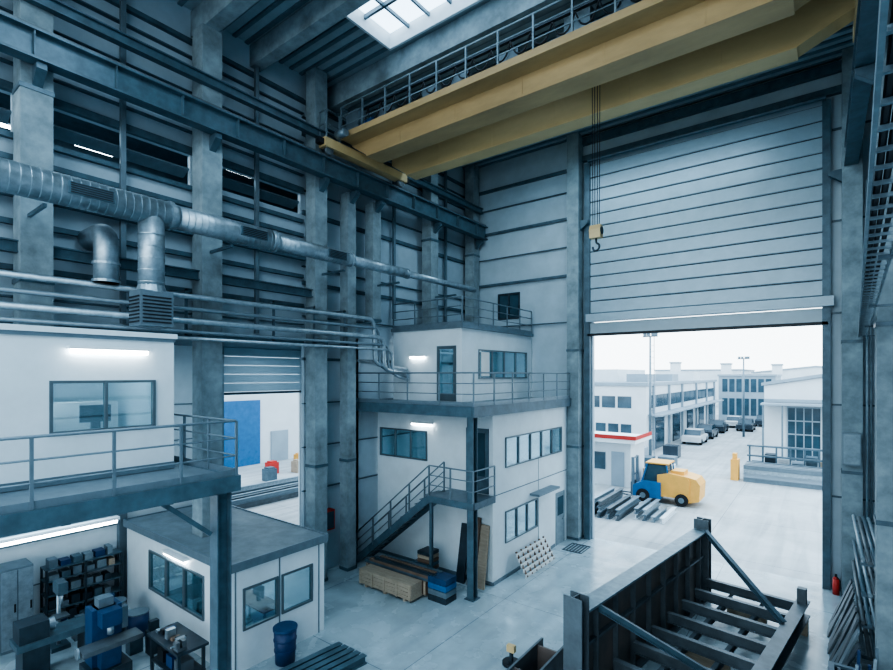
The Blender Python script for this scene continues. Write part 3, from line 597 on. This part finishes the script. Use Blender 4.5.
# ---------------------------------------------------------------- RIGHT SIDE RACK
r=thing('cantilever_rack','dark cantilever rack with long bars on the right wall','rack',(1,15.8,0))
for y in (14.6,16.0,17.4,18.8):
    MB().box(1.2,1.32,y-.06,y+.06,0,3.2).build('upright','steel',r)
    for z in (.6,1.3,2.0,2.7): MB().box(.7,1.2,y-.03,y+.03,z,z+.06).build('arm','steel',r)
k=0
for z,zn in ((.67,'lowest'),(1.37,'second'),(2.07,'third'),(2.77,'top')):
    for x in (.74,.85,.96,1.07):
        o=MB().tube((x,14.4+random.random()*.3,z+.04),(x,18.9+random.random()*.4,z+.04),.045,8).build('steel_tube',['lgalv','rust','steel'][k%3],None,True)
        tag(o,'long steel tube on the '+zn+' arms of the cantilever rack','steel tube','tubes on the '+zn+' rack arms'); k+=1
for i in range(12):
    y=13.7+.33*i; hh=1.2+.35*((i*7)%5)/4
    o=MB().prismY([(.1+.02*(i%3),0),(.14+.02*(i%3),0),(.66,hh),(.62,hh)],y,y+.28).build('leaning_sheet',['dsteel','rail','rust','steel','dsteel','lgalv','rust'][i%7])
    tag(o,'narrow dark metal sheet in the row leaning on the rack by the right wall','metal sheet','sheets leaning at the right wall')
v=thing('scrap_bin','dark open scrap bin near the right wall','bin',(.6,12.6,0))
MB().grid('z',0.06,.9,.15,1.1,12.0,13.2,[(.2,1.05,12.05,13.15)]).build('body','dsteel',v); MB().box(.15,1.1,12,13.2,0,.06).build('bottom','dsteel',v); MB().grid('z',.9,.95,.1,1.15,11.95,13.25,[(.2,1.05,12.05,13.15)]).build('rim','steel',v)
for i in range(8):
    x=.35+.08*i; y=12.25+.09*i
    tag(MB().bar((x,y,.06),(x+random.uniform(-.1,.1),y+random.uniform(-.1,.1),1.2+random.uniform(0,.5)),.05,.04).build('metal_offcut',['rust','galv','dblue','rail'][i%4]),'metal offcut standing in the scrap bin','offcut','offcuts in the scrap bin')
e=thing('wall_cabinet','grey electrical cabinet on the column right of the big door','cabinet',(.7,19.85,4.2))
MB().box(.5,.95,19.75,19.94,4.2,5.2).build('body','rail',e); MB().box(.53,.92,19.73,19.75,4.25,5.15).build('door','lgalv',e)
# ---------------------------------------------------------------- OUTSIDE
def building(name,label,x0,x1,y0,y1,h,m='ext',gable=0,z0=-.11):
    t=thing(name,label,'building',((x0+x1)/2,(y0+y1)/2,z0))
    a=MB()
    if gable: a.prismY([(x0,z0),(x1,z0),(x1,h),((x0+x1)/2,h+gable),(x0,h)],y0,y1)
    else: a.box(x0,x1,y0,y1,z0,h)
    a.build('wall_block',m,t)
    a=MB()
    if gable: a.prismY([(x0-.2,h),((x0+x1)/2,h+gable),(x1+.2,h),(x1+.2,h+.25),((x0+x1)/2,h+gable+.3),(x0-.2,h+.25)],y0-.2,y1)
    else: a.box(x0-.15,x1+.15,y0-.15,y1+.15,h,h+.3)
    a.build('roof_edge','extg',t); return t
def exwin(t,ax,p,a0,a1,z0,z1,n):
    w=(a1-a0)/n
    for k in range(n): MB().grid(ax,p-.05,p+.05,a0+k*w+.12,a0+(k+1)*w-.12,z0,z1).build('window','dglass',t)
t=building('factory_building','long white factory building on the left of the yard',-35,-12.8,47,84,6.0)
exwin(t,'x',-12.8,48,83,3.9,5.1,14); exwin(t,'y',47,-32,-14,3.9,5.0,12); exwin(t,'y',47,-20,-14,1.0,2.4,5)
for y in (50,57,64,71,78): MB().box(-12.82,-12.7,y,y+3.2,-.11,2.9).build('gate','dglass',t)
for y in (49,55,61,69,76,82): MB().box(-12.8,-12.6,y,y+.35,-.11,6.0).build('pilaster','extg',t)
MB().box(-12.8,-11.6,47.5,83,3.2,3.35).build('canopy','extg',t)
MB().box(-24,-17,52,62,6.3,7.6).build('plant_room','ext',t); MB().box(-15.5,-13.5,50,53,6.3,7.1).build('roof_unit','extg',t); MB().box(-15.5,-13.5,60,63,6.3,7.1).build('roof_unit','extg',t); MB().box(-16.5,-13.2,70,74,6.3,7.4).build('roof_unit','ext',t)
t=building('glazed_office','blue glazed office building at the end of the yard',-13,-5.5,88,100,6.8,'extg')
exwin(t,'y',88,-12.6,-5.9,4.4,6.4,7); exwin(t,'y',88,-12.6,-5.9,.8,3.4,7)
t=building('low_shed','low grey shed right of the blue glazed office',-5.2,1,92,104,4.6,'ext',.8); exwin(t,'y',92,-4.8,.5,1.2,3.0,4)
t=building('white_warehouse','white gabled warehouse with an open gridded bay on the right of the yard',-3.9,16,49.5,75,6.1,'ext',1.8)
for x0,x1 in ((-2.3,-.1),(.5,2.7)):
    g=MB().box(x0,x1,49.44,49.5,-.11,4.4).build('gate','dglass',t)
    MB().grid('y',49.38,49.44,x0,x1,-.11,4.4,[(x0+.06+i*(x1-x0)/4,x0-.02+(i+1)*(x1-x0)/4,j*1.1,j*1.1+1.0) for i in range(4) for j in range(4)]).build('mullion_grid','extg',g)
MB().box(-3.9,16,49.4,49.5,4.75,5.0).build('band','extg',t); MB().box(-4,3,47.5,49.4,4.55,4.7).build('canopy','extg',t)
for x in (-3.9,-2.6,.2): MB().box(x,x+.12,47.6,47.72,-.11,4.55).build('canopy_post','rail',t)
building('distant_factory','pale distant factory far behind the yard',-32,-14,125,150,8.0); building('distant_warehouse','pale distant gabled warehouse far behind the glazed office',-12,10,125,150,7.4,'ext',1.2)
for i,(x,y,h) in enumerate([(-27,118,9.6),(-17,118,9.2),(-8,118,8.9)]): building('silo_block',['first','second','third'][i]+' pale tower block on the skyline from the left',x,x+1.6,y,y+3,h)
t=thing('yard_kiosk','white yard kiosk with a red roof band left of the forklift','kiosk',(-12.0,33,-.11))
MB().box(-15,-9.6,31.8,34.8,-.11,2.7).build('wall_block','ext',t); MB().box(-15.3,-9.2,31.4,35.1,2.7,2.95).build('roof','white2',t); MB().box(-15.3,-9.2,31.36,31.4,2.95,3.2).box(-9.2,-9.16,31.36,35,2.95,3.2).build('roof_band','red',t)
MB().box(-12.3,-11.2,31.74,31.8,.9,2.0).build('window','dglass',t); MB().box(-10.8,-10.0,31.74,31.8,-.1,2.1).build('door','extg',t)
def forklift(x,y):
    t=thing('forklift','low industrial forklift, blue at the mast end and orange at the rear, in the yard','forklift',(x,y,-.11))
    MB().prismY([(x+.1,.3),(x+1.7,.3),(x+1.75,1.25),(x+1.6,1.5),(x+.7,1.6),(x+.1,1.45)],y-.85,y+.85).build('body','orange',t)
    MB().prismY([(x-1.2,.15),(x+.3,.15),(x+.3,1.05),(x-.6,1.05),(x-1.2,.75)],y-.9,y+.9).build('chassis','blue',t)
    MB().prismY([(x+1.65,.1),(x+2.2,.25),(x+2.25,1.1),(x+2.05,1.4),(x+1.6,1.5)],y-.8,y+.8).build('counterweight','orange',t)
    MB().prismY([(x-.7,1.02),(x+.4,1.02),(x+.55,1.5),(x+.5,1.98),(x-.45,1.98)],y-.66,y+.66).build('cab_glass','dglass',t)
    for yy in (y-.7,y+.7):
        MB().bar((x-.75,yy,1.0),(x-.45,yy,2.05),.07,.07).build('cab_pillar','blue',t); MB().bar((x+.62,yy,1.5),(x+.55,yy,2.05),.07,.07).build('cab_pillar','blue',t)
    MB().box(x-.55,x+.65,y-.74,y+.74,2.03,2.1).build('cab_roof','orange',t)
    MB().box(x+.75,x+1.4,y-.5,y+.5,1.5,1.72).build('engine_cover','orange',t)
    for yy in (y-.45,y+.4): MB().box(x-1.4,x-1.25,yy-.06,yy+.06,.05,2.25).build('mast','rail',t)
    for z in (1.2,2.15): MB().box(x-1.35,x-1.3,y-.5,y+.5,z,z+.08).build('mast_crossbar','rail',t)
    for yy in (y-.35,y+.3): MB().box(x-2.4,x-1.4,yy-.06,yy+.06,.0,.05).box(x-1.47,x-1.4,yy-.06,yy+.06,.05,.8).build('fork','dsteel',t)
    for xx,rr in ((x-.65,.36),(x+1.35,.34)):
        for yy in (y-.95,y+.75):
            wv=MB().tube((xx,yy,rr-.11),(xx,yy+.22,rr-.11),rr,18).build('wheel','rubber',t,True); MB().tube((xx,yy-.01,rr-.11),(xx,yy+.23,rr-.11),rr*.45,12).build('rim','rail',wv)
forklift(-7.4,29.8)
def car(x,y,m,label):
    t=thing('parked_car',label,'car',(x,y,-.11),'parked cars in the yard'); z=-.11
    MB().prismX([(y-2.1,z+.3),(y+2.1,z+.3),(y+2.15,z+.8),(y+1.2,z+.95),(y-1.4,z+.95),(y-2.15,z+.85)],x-.88,x+.88).build('body',m,t)
    MB().prismX([(y-1.5,z+.95),(y+1.1,z+.95),(y+.5,z+1.45),(y-1.1,z+1.48)],x-.76,x+.76).build('cabin','dglass',t)
    MB().prismX([(y-1.1,z+1.46),(y+.5,z+1.44),(y+.45,z+1.5),(y-1.05,z+1.53)],x-.75,x+.75).build('roof',m,t)
    for yy in (y-1.35,y+1.35):
        for xx in (x-.9,x+.7): MB().tube((xx,yy,z+.32),(xx+.2,yy,z+.32),.32,14).build('wheel','rubber',t)
for x,y,mm,lb_ in [(-10.6,57,'carw','white car parked nearest along the factory building'),(-10.5,63,'card','dark car parked second along the factory building'),(-10.4,70,'card','dark car parked third along the factory building'),(-9.6,78,'carw','pale car parked farthest at the end of the yard'),(-6.5,82,'card','dark car before the glazed office'),(-7.8,74,'card','dark car in the middle of the yard road'),(-4.6,80,'carw','white car at the right end before the glazed office')]: car(x,y,mm,lb_)
def pole(x,y,h,label,lat):
    t=thing('light_pole',label,'light pole',(x,y,-.11)); 
    MB().tube((x,y,-.1),(x,y,h),.13,10,.07).build('mast','rail',t,True)
    if lat:
        ld=MB().bar((x+.32,y,-.1),(x+.32,y,h),.04,.04).build('ladder','rail',t)
        for k in range(int(h)*2): MB().bar((x+.1,y,k*.5),(x+.32,y,k*.5),.03,.03).build('rung','rail',ld)
    for dx in (-.45,-.15,.2,.45): MB().box(x+dx-.1,x+dx+.14,y-.1,y+.1,h,h+.22).build('floodlight','rail',t)
    MB().box(x-.6,x+.6,y-.04,y+.04,h-.08,h).build('cross_arm','rail',t)
pole(-11.6,43.8,10.3,'tall floodlight pole with ladder left of the yard',True); pole(-7.2,66,8.9,'farther floodlight pole in the middle of the yard',False)
def stock(n,x0,y0,dx,L_,z,label,group,along='y',mm=('rust','rail','galv')):
    for k in range(n):
        x=x0+dx*(k%4); zz=z+.28*(k//4)
        if along=='y': o=MB().ibeam((x,y0,zz+.13),(x,y0+L_,zz+.13),.2,.26,.03)
        else: o=MB().ibeam((x0,y0+dx*(k%4),zz+.13),(x0+L_,y0+dx*(k%4),zz+.13),.2,.26,.03)
        tag(o.build('steel_beam',mm[k%len(mm)]),label,'steel beam',group)
stock(10,-9.3,24.2,.45,3.6,-.1,'steel beam in the yard stack just outside the big door','beams stacked outside the big door')
stock(6,-7.3,25.0,.4,2.6,-.1,'steel beam in the low yard stack before the forklift','beams stacked before the forklift',mm=('ext','rail','galv'))
stock(16,-4.2,38.4,.6,5.5,-.1,'steel beam in the long stack before the white warehouse','beams before the warehouse','x',('rail','extg','galv'))
t=thing('stock_rack','dark steel stock rack behind the beams near the white warehouse','rack',(-1.5,41.5,-.11))
for x in (-4.2,-3.4,-2.6,-1.8,-1,-.2,.6): MB().box(x,x+.1,41.4,41.6,-.1,2.0).build('upright','steel',t)
for z in (.5,1.2,1.9): MB().box(-4.3,.9,41.3,41.7,z,z+.1).build('rail','steel',t)
for i in range(6):
    x=-4.1+.8*i; hh=.8+.5*((i*5)%3)/2
    tag(MB().box(x,x+.65,42.2,43.2,-.11,hh).build('stacked_crate',['extg','dsteel','ext','rail','steel','wood'][i]),['grey','black','white','mid grey','blue-grey','timber'][i]+' crate in the row behind the stock rack','crate','crates behind the stock rack')
t=thing('yard_machine','yellow machine at the left end of the steel stock in the yard','machine',(-4.7,38.7,-.11))
MB().box(-4.95,-4.5,38.3,39.2,-.11,1.3).build('body','orange',t); MB().box(-4.85,-4.6,38.4,38.9,1.3,1.7).build('head','orange',t)
for i,(x,y,mm) in enumerate([(-13,36,'extg'),(-11.2,38,'steel'),(-12.4,40.5,'extg'),(-9.6,37.2,'ext'),(-9.2,33.2,'dblue'),(-8.9,31.9,'wood'),(-10.3,41,'rail'),(-11,45.5,'card')]):
    tag(MB().box(x,x+1.2,y,y+1.2,-.11,.6+.3*(i%3)).build('yard_box',mm),['grey box behind the kiosk','dark crate behind the kiosk','grey box before the factory','white box right of the kiosk','navy box between the kiosk and the forklift','timber box close behind the forklift forks','low grey box by the tall light pole','black box at the foot of the factory corner'][i],'box','boxes around the kiosk')
# beyond side door
t=building('neighbour_hall','white hall with a blue gate seen through the side door',-60,-36,8,46,9)
MB().box(-36,-35.9,19.0,22.6,-.1,5.0).build('gate','blue',t)
MB().box(-36,-35.9,23.6,25.2,-.1,2.4).build('door','extg',t)
MB().box(-36.02,-35.95,8,46,5.9,6.1).build('band','extg',t)
stock(9,-26,13.5,.5,6,-.1,'steel beam in the stack outside the side door','beams outside the side door')
for i,(x,y,mm) in enumerate([(-32,20.5,'red'),(-31,22,'wood'),(-30,19,'steel'),(-33.5,24,'orange')]):
    tag(MB().box(x,x+.7,y,y+.7,-.11,.7).box(x+.1,x+.6,y+.1,y+.6,.7,.8).build('yard_box',mm),['red','timber','blue-grey','orange'][i]+' box in the yard beyond the side door','box')
for i,(y,x,z) in enumerate([(4.6,-16.2,13.45),(5.4,-17.2,13.7),(3.9,-18,13.9),(8.6,-17,14.2),(9.6,-16.5,14.2)]):
    o=thing('strip_lamp',['lit strip lamp in the neighbouring bay above the air duct','upper lit strip lamp in the neighbouring bay','lower left lit strip lamp in the neighbouring bay','left lit strip lamp behind the narrow opening','right lit strip lamp behind the narrow opening'][i],'light',(x,y,z))
    MB().box(x-.12,x+.12,y-.5,y+.5,z,z+.05).build('housing','white2',o); MB().box(x-.1,x+.1,y-.48,y+.48,z-.03,z).build('diffuser','lamp',o)
# ---------------------------------------------------------------- LIGHTS
def area(name,loc,size,power,rot=(0,0,0),col=(.62,.84,1)):
    l=bpy.data.lights.new(name,'AREA'); l.energy=power; l.shape='RECTANGLE'; l.size=size[0]; l.size_y=size[1]; l.color=col
    o=bpy.data.objects.new(name,l); COL.objects.link(o); o.location=loc; o.rotation_euler=rot; return o
area('roof_fill',(-6,4,16.3),(8,2),420); area('roof_fill',(-6,16,16.3),(8,2),480); area('roof_fill',(-6,-2,15.5),(8,2),320)  # added fill light under the roof, out of view, no real luminaires
area('side_bay_fill',(-15.5,4,7.7),(1,6),100); area('side_bay_fill',(-12,2.5,4.6),(2,3),60); area('neighbour_bay_fill',(-19,6,15.9),(4,8),350)  # added fill to brighten the side bay and the neighbouring bay
area('side_door_fill',(-15.4,11,7.8),(.6,2),45)  # extra fill added to lift the raised side door panels
area('upper_office_lamp',(-12.4,3,7.6),(.6,1.5),60,col=(.85,.95,1)); area('rooftop_office_fill',(-12.2,17.5,8.6),(.6,3),100,col=(.85,.95,1)); area('far_office_fill',(-10.5,17,5.5),(.6,3),100,col=(.85,.95,1)); area('far_office_fill',(-10.5,17,2.7),(.6,3),60,col=(.85,.95,1)); area('cabin_lamp',(-14,7.6,2.4),(3,.6),50,col=(.85,.95,1))  # rooftop and far office lights are fill added to brighten their windows
wd=bpy.data.worlds.new('World'); S.world=wd; wd.use_nodes=True; n=wd.node_tree.nodes; l=wd.node_tree.links; bg=n['Background']
tc=n.new('ShaderNodeTexCoord'); sp=n.new('ShaderNodeSeparateXYZ'); rp=n.new('ShaderNodeValToRGB'); l.new(tc.outputs['Generated'],sp.inputs[0]); l.new(sp.outputs['Z'],rp.inputs[0])
rp.color_ramp.elements[0].position=0.0; rp.color_ramp.elements[0].color=(.86,.94,.98,1); rp.color_ramp.elements[1].position=.6; rp.color_ramp.elements[1].color=(.66,.84,1,1)
l.new(rp.outputs[0],bg.inputs[0]); bg.inputs[1].default_value=3.1
try: S.view_settings.look='AgX - High Contrast'; S.view_settings.exposure=.12
except Exception as ex: print(ex)
# ---------------------------------------------------------------- CAMERA
cd=bpy.data.cameras.new('camera'); cd.sensor_width=36; cd.lens=FP/893*36; cd.shift_y=(HY-335)/893; cd.clip_end=500
co=bpy.data.objects.new('camera',cd); COL.objects.link(co); co.location=(0,0,CH); co.rotation_euler=(math.pi/2,0,AN); S.camera=co
